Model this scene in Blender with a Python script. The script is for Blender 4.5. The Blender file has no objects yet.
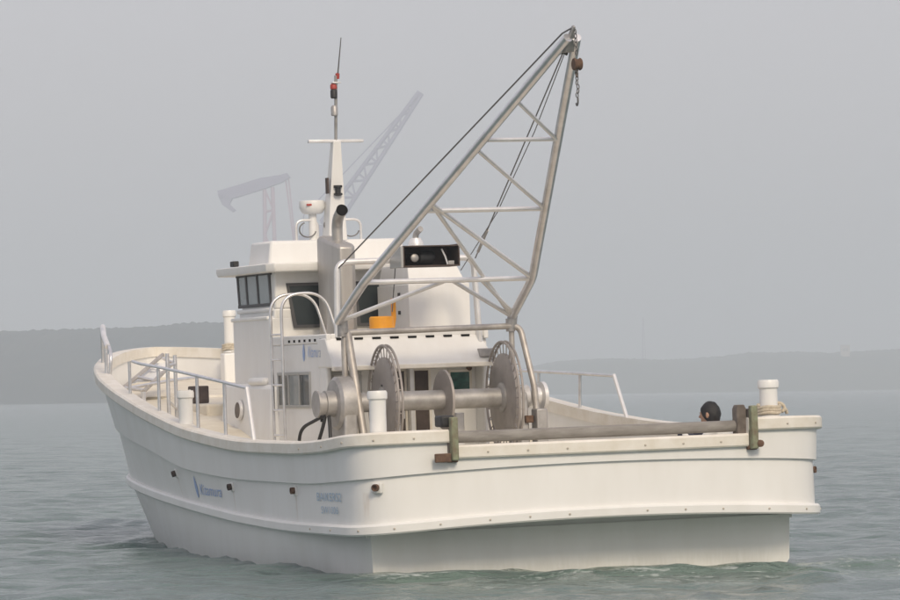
import bpy, bmesh, math, random
import numpy as np
from mathutils import Vector, Matrix
random.seed(7); np.random.seed(7)
rad = math.radians
S = bpy.context.scene
COL = S.collection

# ------------------------------------------------------------------ camera
HEEL = rad(1.2)                       # the boat leans a little to port
AIM = rad(20.0); PITCH = math.atan(93.4/4000); ROLL = math.atan(.0142)
CAM = Vector((-36.05, 14.48, 1.72))
fw = Vector((math.cos(AIM)*math.cos(PITCH), -math.sin(AIM)*math.cos(PITCH), math.sin(PITCH)))
rt = fw.cross(Vector((0, 0, 1))).normalized(); up = rt.cross(fw)
R2 = rt*math.cos(ROLL) - up*math.sin(ROLL); U2 = up*math.cos(ROLL) + rt*math.sin(ROLL)
cd = bpy.data.cameras.new('camera'); cam = bpy.data.objects.new('camera', cd); COL.objects.link(cam)
cd.sensor_width = 36; cd.sensor_fit = 'HORIZONTAL'; cd.lens = 160; cd.clip_start = .5; cd.clip_end = 20000
cam.matrix_world = Matrix(((R2.x, U2.x, -fw.x, CAM.x), (R2.y, U2.y, -fw.y, CAM.y), (R2.z, U2.z, -fw.z, CAM.z), (0, 0, 0, 1)))
S.camera = cam
# ------------------------------------------------------------------ sky, sun, exposure
SUN_EL = rad(35); SUN_AZ = rad(-2)    # dead astern of the boat
to_sun = Vector((-math.cos(SUN_EL)*math.cos(SUN_AZ), -math.cos(SUN_EL)*math.sin(SUN_AZ), math.sin(SUN_EL)))
W = bpy.data.worlds.new('World'); S.world = W; W.use_nodes = True
nt = W.node_tree; nt.nodes.clear()
sky = nt.nodes.new('ShaderNodeTexSky'); sky.sky_type = 'NISHITA'; sky.sun_disc = False
sky.sun_elevation = SUN_EL; sky.sun_rotation = math.atan2(to_sun.x, to_sun.y)
sky.air_density = 1.0; sky.dust_density = 4.0; sky.ozone_density = 1.0; sky.altitude = 0
hs = nt.nodes.new('ShaderNodeHueSaturation'); hs.inputs['Saturation'].default_value = 1.0
mx = nt.nodes.new('ShaderNodeMix'); mx.data_type = 'RGBA'; mx.inputs[0].default_value = .7
mx.inputs[7].default_value = (6.35, 5.78, 6.0, 1)      # high thin overcast, same all round
bg = nt.nodes.new('ShaderNodeBackground'); bg.inputs['Strength'].default_value = .115
wo = nt.nodes.new('ShaderNodeOutputWorld')
nt.links.new(sky.outputs[0], hs.inputs['Color']); nt.links.new(hs.outputs[0], mx.inputs[6])
nt.links.new(mx.outputs[2], bg.inputs['Color']); nt.links.new(bg.outputs[0], wo.inputs['Surface'])
sd = bpy.data.lights.new('sun', 'SUN'); sd.energy = 1.9; sd.angle = rad(14); sd.color = (1.0, .85, .64)
so = bpy.data.objects.new('sun', sd); COL.objects.link(so); so.location = (-40, -20, 40)
so.rotation_euler = to_sun.to_track_quat('Z', 'Y').to_euler()
S.view_settings.view_transform = 'Standard'; S.view_settings.look = 'None'
S.view_settings.exposure = .19; S.view_settings.gamma = 1; S.view_settings.use_curve_mapping = False
S.cycles.volume_bounces = 4; S.cycles.use_denoising = True

# ------------------------------------------------------------------ materials
def mat(name, col, rough=.5, metal=0., col2=None, scale=3., stretch=(1, 1, 1), bump=0., bscale=None, spec=.5, detail=4, lo=.35, hi=.7, bdist=.01):
    m = bpy.data.materials.new(name); m.use_nodes = True
    t = m.node_tree; b = t.nodes['Principled BSDF']
    b.inputs['Base Color'].default_value = (*col, 1); b.inputs['Roughness'].default_value = rough
    b.inputs['Metallic'].default_value = metal; b.inputs['Specular IOR Level'].default_value = spec
    tc = t.nodes.new('ShaderNodeTexCoord'); mp = t.nodes.new('ShaderNodeMapping'); mp.inputs['Scale'].default_value = stretch
    t.links.new(tc.outputs['Object'], mp.inputs['Vector'])
    if col2:
        n = t.nodes.new('ShaderNodeTexNoise'); n.inputs['Scale'].default_value = scale; n.inputs['Detail'].default_value = detail
        n.inputs['Roughness'].default_value = .6
        r = t.nodes.new('ShaderNodeValToRGB'); r.color_ramp.elements[0].position = lo; r.color_ramp.elements[1].position = hi
        r.color_ramp.elements[0].color = (*col, 1); r.color_ramp.elements[1].color = (*col2, 1)
        t.links.new(mp.outputs[0], n.inputs['Vector']); t.links.new(n.outputs[0], r.inputs[0]); t.links.new(r.outputs[0], b.inputs['Base Color'])
    if bump:
        n2 = t.nodes.new('ShaderNodeTexNoise'); n2.inputs['Scale'].default_value = bscale or scale*4; n2.inputs['Detail'].default_value = 5
        bp = t.nodes.new('ShaderNodeBump'); bp.inputs['Strength'].default_value = bump; bp.inputs['Distance'].default_value = bdist
        t.links.new(mp.outputs[0], n2.inputs['Vector']); t.links.new(n2.outputs[0], bp.inputs['Height']); t.links.new(bp.outputs[0], b.inputs['Normal'])
    return m
M = dict(
    gel=mat('white_gelcoat', (.805, .81, .805), .38, col2=(.755, .755, .74), scale=2.2, stretch=(1.4, 1.4, .35), bump=.06, bscale=3),
    house=mat('white_house_paint', (.80, .805, .80), .42, col2=(.75, .745, .73), scale=2.5, stretch=(1.5, 1.5, .4), bump=.05, bscale=3),
    trim=mat('cream_trim', (.80, .775, .72), .45, col2=(.70, .66, .58), scale=5, bump=.1, bscale=25),
    deck=mat('cream_deck_paint', (.74, .69, .58), .65, col2=(.64, .58, .47), scale=4, bump=.2, bscale=60),
    steel=mat('stainless_tube', (.78, .78, .80), .30, .8, col2=(.62, .62, .63), scale=6, bump=.05, bscale=30),
    galv=mat('dull_galvanised_tube', (.55, .525, .495), .5, .5, col2=(.40, .37, .34), scale=7, bump=.08, bscale=30),
    pale=mat('pale_aluminium', (.82, .82, .83), .34, .45, col2=(.72, .71, .70), scale=8),
    drum=mat('dull_drum_steel', (.46, .45, .445), .5, .55, col2=(.32, .31, .30), scale=7, bump=.1, bscale=25),
    flange=mat('grey_flange_steel', (.40, .37, .35), .55, .4, col2=(.31, .285, .27), scale=6, bump=.1, bscale=30),
    funnel=mat('brushed_funnel_steel', (.50, .485, .465), .45, .6, col2=(.42, .40, .38), scale=4, stretch=(2, 2, .3)),
    black=mat('black_rubber', (.02, .02, .022), .55), dark=mat('dark_interior', (.012, .011, .011), .9, spec=.1),
    brown=mat('dark_brown_steel', (.085, .06, .05), .7, col2=(.05, .035, .03), scale=10),
    glass=mat('tinted_glass', (.035, .045, .05), .08, spec=.6), pane=mat('sky_sheen_glass', (.22, .25, .26), .12, spec=.8),  # pane: grey-blue base colour carries the sky's reflection
    greenpane=mat('green_glass', (.03, .14, .11), .12, col2=(.012, .05, .045), scale=5, stretch=(1, 1, 3), spec=.7),
    alu=mat('window_aluminium', (.45, .45, .44), .45, .7), frame=mat('dark_window_gasket', (.075, .075, .08), .6),
    mossy=mat('green_bronze', (.27, .30, .20), .7, .2, col2=(.19, .15, .10), scale=14, bump=.3, bscale=50),
    rust=mat('rusty_iron', (.16, .095, .06), .85, col2=(.09, .05, .035), scale=18, bump=.4, bscale=60),
    plate=mat('weathered_plate', (.20, .17, .15), .75, .2, col2=(.12, .10, .085), scale=12, bump=.3, bscale=40),
    roller=mat('worn_roller_pipe', (.30, .285, .265), .7, col2=(.20, .185, .17), scale=5, stretch=(4, .8, 4), bump=.15, bscale=20),
    orange=mat('orange_plastic', (.82, .36, .02), .5, col2=(.70, .28, .02), scale=5),
    rope=mat('pale_rope', (.62, .56, .45), .9, col2=(.45, .39, .30), scale=40, bump=.5, bscale=120),
    blue=mat('faded_blue_paint', (.26, .38, .68), .5, col2=(.40, .50, .72), scale=20),
    blue2=mat('pale_blue_paint', (.36, .50, .66), .5, col2=(.46, .57, .68), scale=20),
    bolt=mat('stained_bolt', (.55, .52, .47), .6, .2, col2=(.42, .36, .29), scale=9),
    red=mat('red_paint', (.38, .05, .04), .5), wire=mat('greased_wire', (.17, .165, .165), .5, .5),
    skin=mat('skin', (.42, .25, .17), .55), hair=mat('black_hair', (.012, .011, .012), .55, bump=.4, bscale=200),
    shirt=mat('white_shirt', (.70, .70, .68), .8, bump=.15, bscale=30), trousers=mat('navy_trousers', (.025, .03, .055), .85, bump=.15, bscale=40),
    craneP=mat('grey_crane_paint', (.25, .23, .36), .7), craneR=mat('faded_red_crane_paint', (.48, .33, .42), .7),
    hillM=mat('wooded_hill', (.04, .055, .058), .95, col2=(.07, .082, .075), scale=.05, detail=8),
    farhillM=mat('far_wooded_hill', (.04, .06, .036), .95, col2=(.09, .095, .055), scale=.03, detail=8),
    concrete=mat('pale_concrete', (.55, .50, .46), .9, col2=(.46, .42, .38), scale=.3), land=mat('quay_concrete', (.3, .29, .27), .9, col2=(.24, .23, .21), scale=.02),
)

def stain_hull(m):
    t = m.node_tree; b = t.nodes['Principled BSDF']; src = b.inputs['Base Color'].links[0].from_socket
    tc = t.nodes.new('ShaderNodeTexCoord'); sx = t.nodes.new('ShaderNodeSeparateXYZ'); t.links.new(tc.outputs['Object'], sx.inputs[0])
    def mr(s_, a, c, o0, o1):
        r = t.nodes.new('ShaderNodeMapRange'); r.interpolation_type = 'SMOOTHSTEP'
        for i, q in enumerate((a, c, o0, o1)): r.inputs[i+1].default_value = q
        t.links.new(s_, r.inputs[0]); return r.outputs[0]
    def op(o, a, c=None):
        r = t.nodes.new('ShaderNodeMath'); r.operation = o
        for i, q in enumerate((a, c)):
            if q is None: continue
            if isinstance(q, (int, float)): r.inputs[i].default_value = q
            else: t.links.new(q, r.inputs[i])
        return r.outputs[0]
    n = t.nodes.new('ShaderNodeTexNoise'); n.inputs['Scale'].default_value = 9; n.inputs['Detail'].default_value = 6
    mp = t.nodes.new('ShaderNodeMapping'); mp.inputs['Scale'].default_value = (3, 3, .5); t.links.new(tc.outputs['Object'], mp.inputs[0]); t.links.new(mp.outputs[0], n.inputs['Vector'])
    tot = None
    for x, z, w in ((6.35, .88, .03), (3.96, .77, .03), (1.73, .77, .04), (-.30, .83, .05)):
        k = op('MULTIPLY', mr(op('ABSOLUTE', op('SUBTRACT', sx.outputs[0], x)), 0, w, 1, 0), op('MULTIPLY', mr(sx.outputs[2], z-.32, z, 0, 1), mr(sx.outputs[2], z, z+.02, 1, 0)))
        tot = k if tot is None else op('MAXIMUM', tot, k)
    rust = op('MULTIPLY', tot, mr(n.outputs[0], .35, .65, .05, .5))
    scum = op('MULTIPLY', mr(sx.outputs[2], .03, .20, 1, 0), mr(n.outputs[0], .3, .7, .04, .2))
    for f, c in ((rust, (.42, .26, .14, 1)), (scum, (.42, .42, .35, 1))):
        x_ = t.nodes.new('ShaderNodeMix'); x_.data_type = 'RGBA'; x_.inputs[7].default_value = c
        t.links.new(f, x_.inputs[0]); t.links.new(src, x_.inputs[6]); src = x_.outputs[2]
    t.links.new(src, b.inputs['Base Color'])
stain_hull(M['gel'])
# ------------------------------------------------------------------ mesh building
class MB:
    def __init__(s): s.v = []; s.f = []; s.mi = []; s.cur = 0
    def add(s, vs, fs):
        o = len(s.v); s.v += [tuple(map(float, p)) for p in vs]
        s.f += [tuple(i+o for i in f) for f in fs]; s.mi += [s.cur]*len(fs); return s
    def hexa(s, p): return s.add(p, [(0, 3, 2, 1), (4, 5, 6, 7), (0, 1, 5, 4), (1, 2, 6, 5), (2, 3, 7, 6), (3, 0, 4, 7)])
    def box(s, x0, x1, y0, y1, z0, z1):
        x0, x1 = sorted((x0, x1)); y0, y1 = sorted((y0, y1)); z0, z1 = sorted((z0, z1))
        return s.hexa([(x0, y0, z0), (x1, y0, z0), (x1, y1, z0), (x0, y1, z0), (x0, y0, z1), (x1, y0, z1), (x1, y1, z1), (x0, y1, z1)])
    def tube(s, pts, r, n=10, caps=True):
        pts = [Vector(p) for p in pts]; rs = r if isinstance(r, (list, tuple)) else [r]*len(pts)
        k = len(pts); rings = []; ref = None
        for i, p in enumerate(pts):
            d = (pts[min(i+1, k-1)] - pts[max(i-1, 0)]).normalized()
            if ref is None:
                ref = Vector((0, 0, 1)) if abs(d.z) < .9 else Vector((1, 0, 0))
            a = (ref - d*ref.dot(d)).normalized(); b = d.cross(a); ref = a
            rings += [p + (a*math.cos(q) + b*math.sin(q))*rs[i] for q in [2*math.pi*j/n for j in range(n)]]
        fs = [(i*n+j, i*n+(j+1) % n, (i+1)*n+(j+1) % n, (i+1)*n+j) for i in range(k-1) for j in range(n)]
        if caps: fs += [tuple(range(n))[::-1], tuple((k-1)*n+j for j in range(n))]
        return s.add(rings, fs)
    def lathe(s, c, axis, prof, n=24):                     # prof: (distance along axis, radius)
        c = Vector(c); d = Vector(axis).normalized()
        a = (Vector((0, 0, 1)) if abs(d.z) < .9 else Vector((1, 0, 0))); a = (a - d*a.dot(d)).normalized(); b = d.cross(a)
        vs = [c + d*h + (a*math.cos(q) + b*math.sin(q))*r for h, r in prof for q in [2*math.pi*j/n for j in range(n)]]
        k = len(prof)
        fs = [(i*n+j, i*n+(j+1) % n, (i+1)*n+(j+1) % n, (i+1)*n+j) for i in range(k-1) for j in range(n)]
        fs += [tuple(range(n))[::-1], tuple((k-1)*n+j for j in range(n))]
        return s.add(vs, fs)
    def rings(s, rs, close=True, cap0=False, cap1=False):  # loft equal rings
        n = len(rs[0]); k = len(rs); m = n if close else n-1
        fs = [(i*n+j, i*n+(j+1) % n, (i+1)*n+(j+1) % n, (i+1)*n+j) for i in range(k-1) for j in range(m)]
        if cap0: fs.append(tuple(range(n))[::-1])
        if cap1: fs.append(tuple((k-1)*n+j for j in range(n)))
        return s.add([p for r in rs for p in r], fs)
    def mesh(s, name, mats, smooth=None):
        me = bpy.data.meshes.new(name); me.from_pydata(s.v, [], s.f); me.update()
        for m in (mats if isinstance(mats, (list, tuple)) else [mats]): me.materials.append(m)
        if any(s.mi): me.polygons.foreach_set('material_index', s.mi)
        bm = bmesh.new(); bm.from_mesh(me); bmesh.ops.recalc_face_normals(bm, faces=bm.faces); bm.to_mesh(me); bm.free()
        if smooth is not None:
            me.shade_smooth(); me.set_sharp_from_angle(angle=rad(smooth))
        return me
    def build(s, name, mats, parent=None, smooth=None, bevel=0):
        o = bpy.data.objects.new(name, s.mesh(name, mats, smooth)); COL.objects.link(o); o.parent = parent
        if bevel:
            b = o.modifiers.new('bevel', 'BEVEL'); b.width = bevel; b.segments = 2; b.limit_method = 'ANGLE'; b.angle_limit = rad(40)
            o.data.shade_smooth(); o.data.set_sharp_from_angle(angle=rad(35))
        return o
def obj(name, data, parent=None, loc=None):
    o = bpy.data.objects.new(name, data); COL.objects.link(o); o.parent = parent
    if loc is not None: o.location = loc
    return o
def tag(o, label=None, cat=None, group=None, kind=None):
    for k, v in (('label', label), ('category', cat), ('group', group), ('kind', kind)):
        if v: o[k] = v
    return o
def tube(name, pts, r, m, parent, n=10): return MB().tube(pts, r, n).build(name, M[m], parent, 40)
def box(name, b, m, parent, bevel=.008): return MB().box(*b).build(name, M[m], parent, bevel=bevel)
def bend(pts, r=.1, n=6):                                   # round the corners of a polyline
    P = [Vector(p) for p in pts]; out = [P[0]]
    for i in range(1, len(P)-1):
        a, b, c = P[i-1], P[i], P[i+1]
        u = (a-b).normalized()*min(r, (a-b).length/2); w = (c-b).normalized()*min(r, (c-b).length/2)
        for k in range(n+1):
            t = k/n; out.append((b+u)*(1-t)**2 + b*2*t*(1-t) + (b+w)*t*t)
    return out + [P[-1]]
HM = Matrix.Rotation(-HEEL, 4, 'X')
def onboard(o, loc=(0, 0, 0), rot=None):                   # set a loose thing down in the heeled boat's frame
    o.matrix_world = HM @ Matrix.Translation(loc) @ (rot or Matrix.Identity(4)); return o

# ------------------------------------------------------------------ hull lines
def pchip(t):
    xs = np.array([p[0] for p in t], float); ys = np.array([p[1] for p in t], float)
    h = np.diff(xs); d = np.diff(ys)/h; m = np.zeros(len(xs)); m[0] = d[0]; m[-1] = d[-1]
    for i in range(1, len(xs)-1):
        if d[i-1]*d[i] > 0:
            a = 2*h[i]+h[i-1]; b = h[i]+2*h[i-1]; m[i] = (a+b)/(a/d[i-1]+b/d[i])
    def f(x):
        x = min(max(x, xs[0]), xs[-1]); i = min(int(np.searchsorted(xs, x, side='right'))-1, len(xs)-2); i = max(i, 0)
        s = (x-xs[i])/h[i]; s2 = s*s; s3 = s2*s
        return float((2*s3-3*s2+1)*ys[i] + (s3-2*s2+s)*h[i]*m[i] + (-2*s3+3*s2)*ys[i+1] + (s3-s2)*h[i]*m[i+1])
    return f
CAPB = [(-.3, 2.46), (2, 2.43), (5, 2.42), (7, 2.35), (8.5, 2.25), (10, 2.05), (11.2, 1.8), (12.5, 1.46), (13.5, 1.09), (14.2, .74), (14.7, .42), (15.0, .18), (15.1, 0)]
CAPZ = [(-1, 1.42), (-.3, 1.39), (.5, 1.335), (1.5, 1.305), (3, 1.31), (5, 1.41), (7, 1.615), (8.5, 1.80), (10, 1.96), (11.2, 2.06), (12.5, 2.17), (13.5, 2.26), (14.3, 2.33), (15.1, 2.38)]
KNB = [(-.3, 2.44), (2, 2.40), (5, 2.38), (7, 2.28), (8.5, 2.14), (10, 1.91), (11.2, 1.63), (12.5, 1.26), (13.5, .86), (14.2, .45), (14.5, .2), (14.65, 0)]
KNZ = [(-1, 1.0), (-.3, .965), (1.5, .905), (3.2, .91), (5.5, .985), (7.6, 1.19), (10, 1.36), (12.5, 1.50), (15, 1.6)]
GB = [(-.3, 2.41), (2, 2.35), (5, 2.28), (7, 2.12), (8.5, 1.94), (10, 1.71), (11.2, 1.45), (12.5, 1.02), (13.4, .55), (13.9, .2), (14.05, 0)]
GZ = [(-1, .53), (-.3, .525), (1.8, .51), (3.5, .54), (5.3, .61), (8.3, .71), (10.2, .77), (12, .81), (14.1, .86)]
WB = [(-.3, 2.16), (3, 2.28), (5, 2.21), (7, 2.02), (8.5, 1.78), (10, 1.47), (11.2, 1.10), (12.5, .53), (13.1, .18), (13.3, 0)]
TY = [0, .2, .4, .6, .8, 1.0, 1.2, 1.35, 1.46, 1.5, 1.505]
XE = .10
def outline(btab, ztab, arch=0., xt=-.60, d=0., notch=None, zo=0., camb=.10, tipo=None):
    """port half from the stern centre to the stem; d shifts it outward; returns list of Vector"""
    b = pchip(btab); z = pchip(ztab); tip = btab[-1][0]; pts = []
    bs = b(XE)
    for y in TY:
        pts.append([xt + camb*(y/bs)**2, y])
    y1 = TY[-1]; x1 = pts[-1][0]
    for k in range(1, 17):                                  # rounded quarter (superellipse)
        q = k/16*math.pi/2; e = 2/3
        pts.append([XE - (XE-x1)*math.cos(q)**e if k < 16 else XE, y1 + (bs-y1)*math.sin(q)**e])
    for k in range(1, 61):
        x = tip - (tip-XE)*(1-k/60)**1.5; pts.append([x, max(b(x), 0) if k < 60 else 0])
    out = []
    n = len(pts)
    for i, (x, y) in enumerate(pts):
        if i == 0: nx, ny = -1, 0
        elif i == n-1: nx, ny = 1, 0
        else:
            tx, ty = pts[i+1][0]-pts[i-1][0], pts[i+1][1]-pts[i-1][1]; l = math.hypot(tx, ty) or 1; nx, ny = -ty/l, tx/l
        px, py = x+nx*d, max(y+ny*d, 0)
        if i in (0, n-1): py = 0
        zz = z(x) + zo
        if i < len(TY)+16: zz = z(x) + zo + arch*max(0, 1-(y/bs)**2)
        if notch is not None and i < len(TY) and y <= 1.5: zz = notch + zo
        out.append(Vector((px, py, zz)))
    return out
def loop(h):                                                # port half -> closed loop
    return h + [Vector((p.x, -p.y, p.z)) for p in h[-2:0:-1]]
NOTCH = 1.25
boat = obj('fishing_boat', None); boat.rotation_euler = (-HEEL, 0, 0)
tag(boat, 'white fishing boat with leaning stern derrick, net drums and small wheelhouse under way', 'boat')

def zdeck(x):
    if x < 4.9: return .80
    return max(.80, pchip(CAPZ)(x) - float(np.interp(x, [5, 8], [.60, .40])))
hull = MB()
cap0 = loop(outline(CAPB, CAPZ, notch=NOTCH)); cap_in = loop(outline(CAPB, CAPZ, d=-.10, notch=NOTCH))
inner = [Vector((p.x, p.y, min(zdeck(p.x)-.02, p.z-.05))) for p in loop(outline(CAPB, CAPZ, d=-.13))]
hull.rings([loop(outline(GB, GZ, .085, zo=-.09, d=-.0)), loop(outline(GB, GZ, .085)), loop(outline(KNB, KNZ, .07, d=-.035)), loop(outline(KNB, KNZ, .07, d=-.0)), cap0, cap_in, inner])
# lower hull with its square stern, the overhang above it
def low(btab, zf, x0=0., n=48):
    b = pchip(btab); tip = btab[-1][0]
    return [Vector((tip-(tip-x0)*(1-k/n)**1.4, b(tip-(tip-x0)*(1-k/n)**1.4) if k < n else 0, zf(tip-(tip-x0)*(1-k/n)**1.4))) for k in range(n+1)]
gz = pchip(GZ)
lo_r = [low([(x, max(bb-.35, 0)) for x, bb in WB[:-1]] + [(13.2, 0)], lambda x: -.55, .03), low(WB, lambda x: 0., .0), low([(-.3, 2.17), (1.2, 2.26)] + [(x, bb-.02) if bb else (x, 0) for x, bb in GB[1:]], lambda x: gz(x)-.085, 0.)]
full = [h[::-1] + [Vector((p.x, -p.y, p.z)) for p in h[:-1]][::1] for h in lo_r]
full = [[Vector((p.x, p.y, p.z)) for p in h] + [Vector((p.x, -p.y, p.z)) for p in h[::-1][1:]] for h in lo_r]
hull.rings(full, close=True)                                # closing span is the flat transom
und = [p for p in outline(GB, GZ, .085, zo=-.09) if p.x < .0]
und = [Vector((p.x, -p.y, p.z)) for p in und[:0:-1]] + und
hull.rings([[Vector((.031, p.y*.93, .40)) for p in und], [Vector((.031, p.y*.93, p.z)) for p in und]], close=False)
hull.rings([und, [Vector((.03, p.y, p.z+.0)) for p in und]], close=False)
hull = hull.build('hull', M['gel'], boat, 28)
def strip(name, btab, ztab, arch, z0, z1, o, i, m, parent, notch=None):
    s = MB(); a = lambda d, zo: loop(outline(btab, ztab, arch, d=d, zo=zo, notch=notch))
    rr = [a(-i, z0), a(o-.012, z0), a(o, z0+.015), a(o, z1-.02), a(o-.02, z1), a(-i, z1)]
    s.rings(rr + [rr[0]]); return s.build(name, M[m], parent, 30)
strip('rubbing_strake', GB, GZ, .085, -.095, .008, .05, .02, 'gel', hull)
strip('bulwark_cap', CAPB, CAPZ, 0, -.115, .012, .05, .13, 'trim', hull, NOTCH)
# bolts along the strake and the cap
bolt = MB().lathe((0, 0, 0), (-1, 0, 0), [(0, .011), (.006, .011), (.009, .006)], 8).mesh('bolt', M['bolt'], 40)
for (bt, zt, ar, no, zz) in ((GB, GZ, .085, None, -.045), (CAPB, CAPZ, 0, NOTCH, -.06)):
    h = outline(bt, zt, ar, d=.05, notch=no, zo=zz)
    for side in (1, -1):
        acc = 0
        for a, b in zip(h, h[1:]):
            acc += (b-a).length
            if acc > .38 and b.x < 1.5:
                acc = 0
                if abs(b.y-1.52) < .08: continue
                o = obj('bolt', bolt, hull, (b.x, b.y*side, b.z)); t = (b-a); o.rotation_euler = (0, 0, side*math.atan2(-t.x, t.y) if True else 0)
# deck
def shell_y(x, z):                                          # half breadth of the outer shell at a height
    g, k, c = pchip(GB)(x), pchip(KNB)(x)-.035, pchip(CAPB)(x); zg, zk, zc_ = pchip(GZ)(x), pchip(KNZ)(x), pchip(CAPZ)(x)
    return float(np.interp(z, [zg, zk, zc_], [g, k, c]))
dk = sorted(outline(CAPB, CAPZ, d=-.115), key=lambda p: p.x)
D = MB(); xs = sorted(set([round(-.5+.25*i, 3) for i in range(62)] + [6.79, 6.81]))
cb = pchip(CAPB)
ring_p = []
for x in xs:
    w = float(np.interp(x, [p.x for p in dk], [p.y for p in dk]))
    if x > .3: w = min(w, shell_y(x, zdeck(x))-.05)
    if x > 14.85: continue
    ring_p.append([Vector((x, -w, zdeck(x))), Vector((x, 0, zdeck(x)+.03)), Vector((x, w, zdeck(x)))])
D.rings(ring_p, close=False); D.build('deck', M['deck'], boat, 30)

# ------------------------------------------------------------------ lettering painted on the side
def hull_y(x, z):
    k = pchip(KNB)(x)-.035; g = pchip(GB)(x); zk = pchip(KNZ)(x); zg = pchip(GZ)(x)
    return g + (k-g)*min(max((z-zg)/(zk-zg), 0), 1)
def lettering(name, text, x0, z0, size, width, m, parent, yf, shear=0., tilt=0.):
    c = bpy.data.curves.new(name, 'FONT'); c.body = text; c.size = 1; c.shear = shear; c.resolution_u = 3
    o = bpy.data.objects.new(name, c); COL.objects.link(o)
    me = bpy.data.meshes.new_from_object(o.evaluated_get(bpy.context.evaluated_depsgraph_get()))
    bpy.data.objects.remove(o); bm = bmesh.new(); bm.from_mesh(me)
    bmesh.ops.subdivide_edges(bm, edges=[e for e in bm.edges if e.calc_length() > .3], cuts=2)
    xs = [v.co.x for v in bm.verts]; w = max(xs)-min(xs); mn = min(xs)
    for v in bm.verts:
        u = (v.co.x-mn)/w*width; h = v.co.y*size
        x = x0-u; z = z0+h+tilt*u; v.co = (x, yf(x, z)+.012, z)
    bm.normal_update(); bm.to_mesh(me); bm.free(); me.materials.clear(); me.materials.append(M[m])
    return tag(obj(name, me, parent), kind='stuff')
def drop_mark(name, x, z, h, w, m, parent, yf):
    s = MB(); top = []; N = 14
    for k in range(N):
        q = 2*math.pi*k/N; r = .5*w*(1 if math.sin(q) < 0 else 1)
        px = math.cos(q)*w*.5*(1-max(0, math.sin(q))*.55); pz = math.sin(q)*h*.5
        top.append(Vector((x-px, yf(x-px, z+pz)+.005, z+pz)))
    s.add(top, [tuple(range(N))]); return s.build(name, M[m], parent)
drop_mark('leaf_mark', 5.46, .80, .24, .12, 'blue', hull, hull_y)
lettering('painted_name', 'Kitamura', 5.30, .72, .17, .90, 'blue', hull, hull_y, .35, -.012)
lettering('registration', 'BAIKERS2', .99, .745, .115, .80, 'blue2', hull, hull_y, 0, .01)
lettering('registration', 'SW1006', .86, .625, .10, .56, 'blue2', hull, hull_y, 0, .01)
# scuppers
for k, (x, z, side) in enumerate(((6.35, .935, 1), (3.96, .83, 1), (1.73, .83, 1), (-.42, .89, 1), (-.20, .87, -1))):
    y = hull_y(x, z) if x > 0 else (2.25 if side > 0 else 2.34)
    ang = math.atan2(hull_y(x+.1, z)-hull_y(x-.1, z), .2)*side if x > 0 else side*.75
    lean = math.atan2(hull_y(x, z+.05)-hull_y(x, z-.05), .1)*side if x > 0 else 0
    p = MB().box(-.05, .05, -.03*side, .016*side, -.055, .045).build('scupper', M['gel'], hull, bevel=.01)
    p.location = (x, side*y, z); p.rotation_euler = (-lean, 0, ang)
    MB().lathe((0, 0, 0), (0, side, 0), [(-.02, .034), (.055, .034), (.055, .025), (.03, .024)], 14).build('spout', M['rust' if k in (2, 3, 4) else 'brown'], p, 40)

# ------------------------------------------------------------------ lower deckhouse
HY = .93
dh = MB()
ZT = 2.30
dh.box(5.25, 7.0, -HY, HY, .78, ZT)
dh.box(7.002, 8.40, -HY, HY, .78, 2.62)
house = dh.build('deckhouse', M['house'], boat, bevel=.012)
# side cheeks running aft to the edge of the awning, the awning hood and the coaming on the roof
for s in (1, -1):
    MB().box(5.0, 5.252, s*(HY-.06), s*(HY+.002), .78, ZT+.003).build('cheek', M['house'], house, bevel=.02)
aw = MB().hexa([(4.74, -HY-.03, 2.03), (5.26, -HY-.03, 2.03), (5.26, HY+.012, 2.03), (4.74, HY+.012, 2.03), (4.97, -HY+.1, 2.36), (5.26, -HY+.1, 2.36), (5.26, HY+.012, 2.36), (4.97, HY+.012, 2.36)])
aw = aw.build('awning', M['house'], house, bevel=.02)
box('awning_lip', (4.72, 4.76, -HY-.05, HY+.02, 1.995, 2.045), 'trim', aw)
co = MB()
for b in ((4.95, 6.9, HY-.05, HY+.006, ZT, 2.40), (4.95, 6.9, -HY-.006, -HY+.05, ZT, 2.40), (4.96, 5.01, -HY+.05, HY-.05, ZT+.02, 2.40)): co.box(*b)
coam = co.build('roof_coaming', M['house'], house, bevel=.012)
for k in range(8):
    y = .80-k*.205; box('drain_slot', (4.938, 4.97, y-.075, y+.02, 2.33, 2.352), 'dark', coam, 0)
for k in range(7):
    x = 5.12+k*.185; z = 2.325; box('drain_slot', (x, x+.07, HY, HY+.0075, z, z+.028), 'dark', coam, 0)
MB().box(5.0, 6.9, -.88, .88, ZT-.01, ZT+.012).build('roof_deck', M['deck'], house)
# cabin trunk in front, with a porthole
tr = MB().hexa([(6.75, -1.06, .9), (8.95, -1.0, .9), (8.95, 1.0, .9), (6.75, 1.06, .9), (6.75, -1.0, 1.86), (8.8, -.95, 1.90), (8.8, .95, 1.90), (6.75, 1.0, 1.86)]).build('cabin_trunk', M['house'], house, bevel=.05)
MB().box(7.1, 7.7, .90, 1.0, 1.86, 1.95).build('trunk_step', M['house'], tr, bevel=.04)
ph = MB().lathe((8.0, .998, 1.58), (0, 1, .045), [(0, .115), (.03, .115), (.035, .10), (.035, .085)], 24).build('porthole', M['pale'], tr, 40)
MB().lathe((8.0, 1.0, 1.58), (0, 1, .045), [(.0, .092), (.038, .092)], 20).build('pane', M['plate'], ph)
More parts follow.
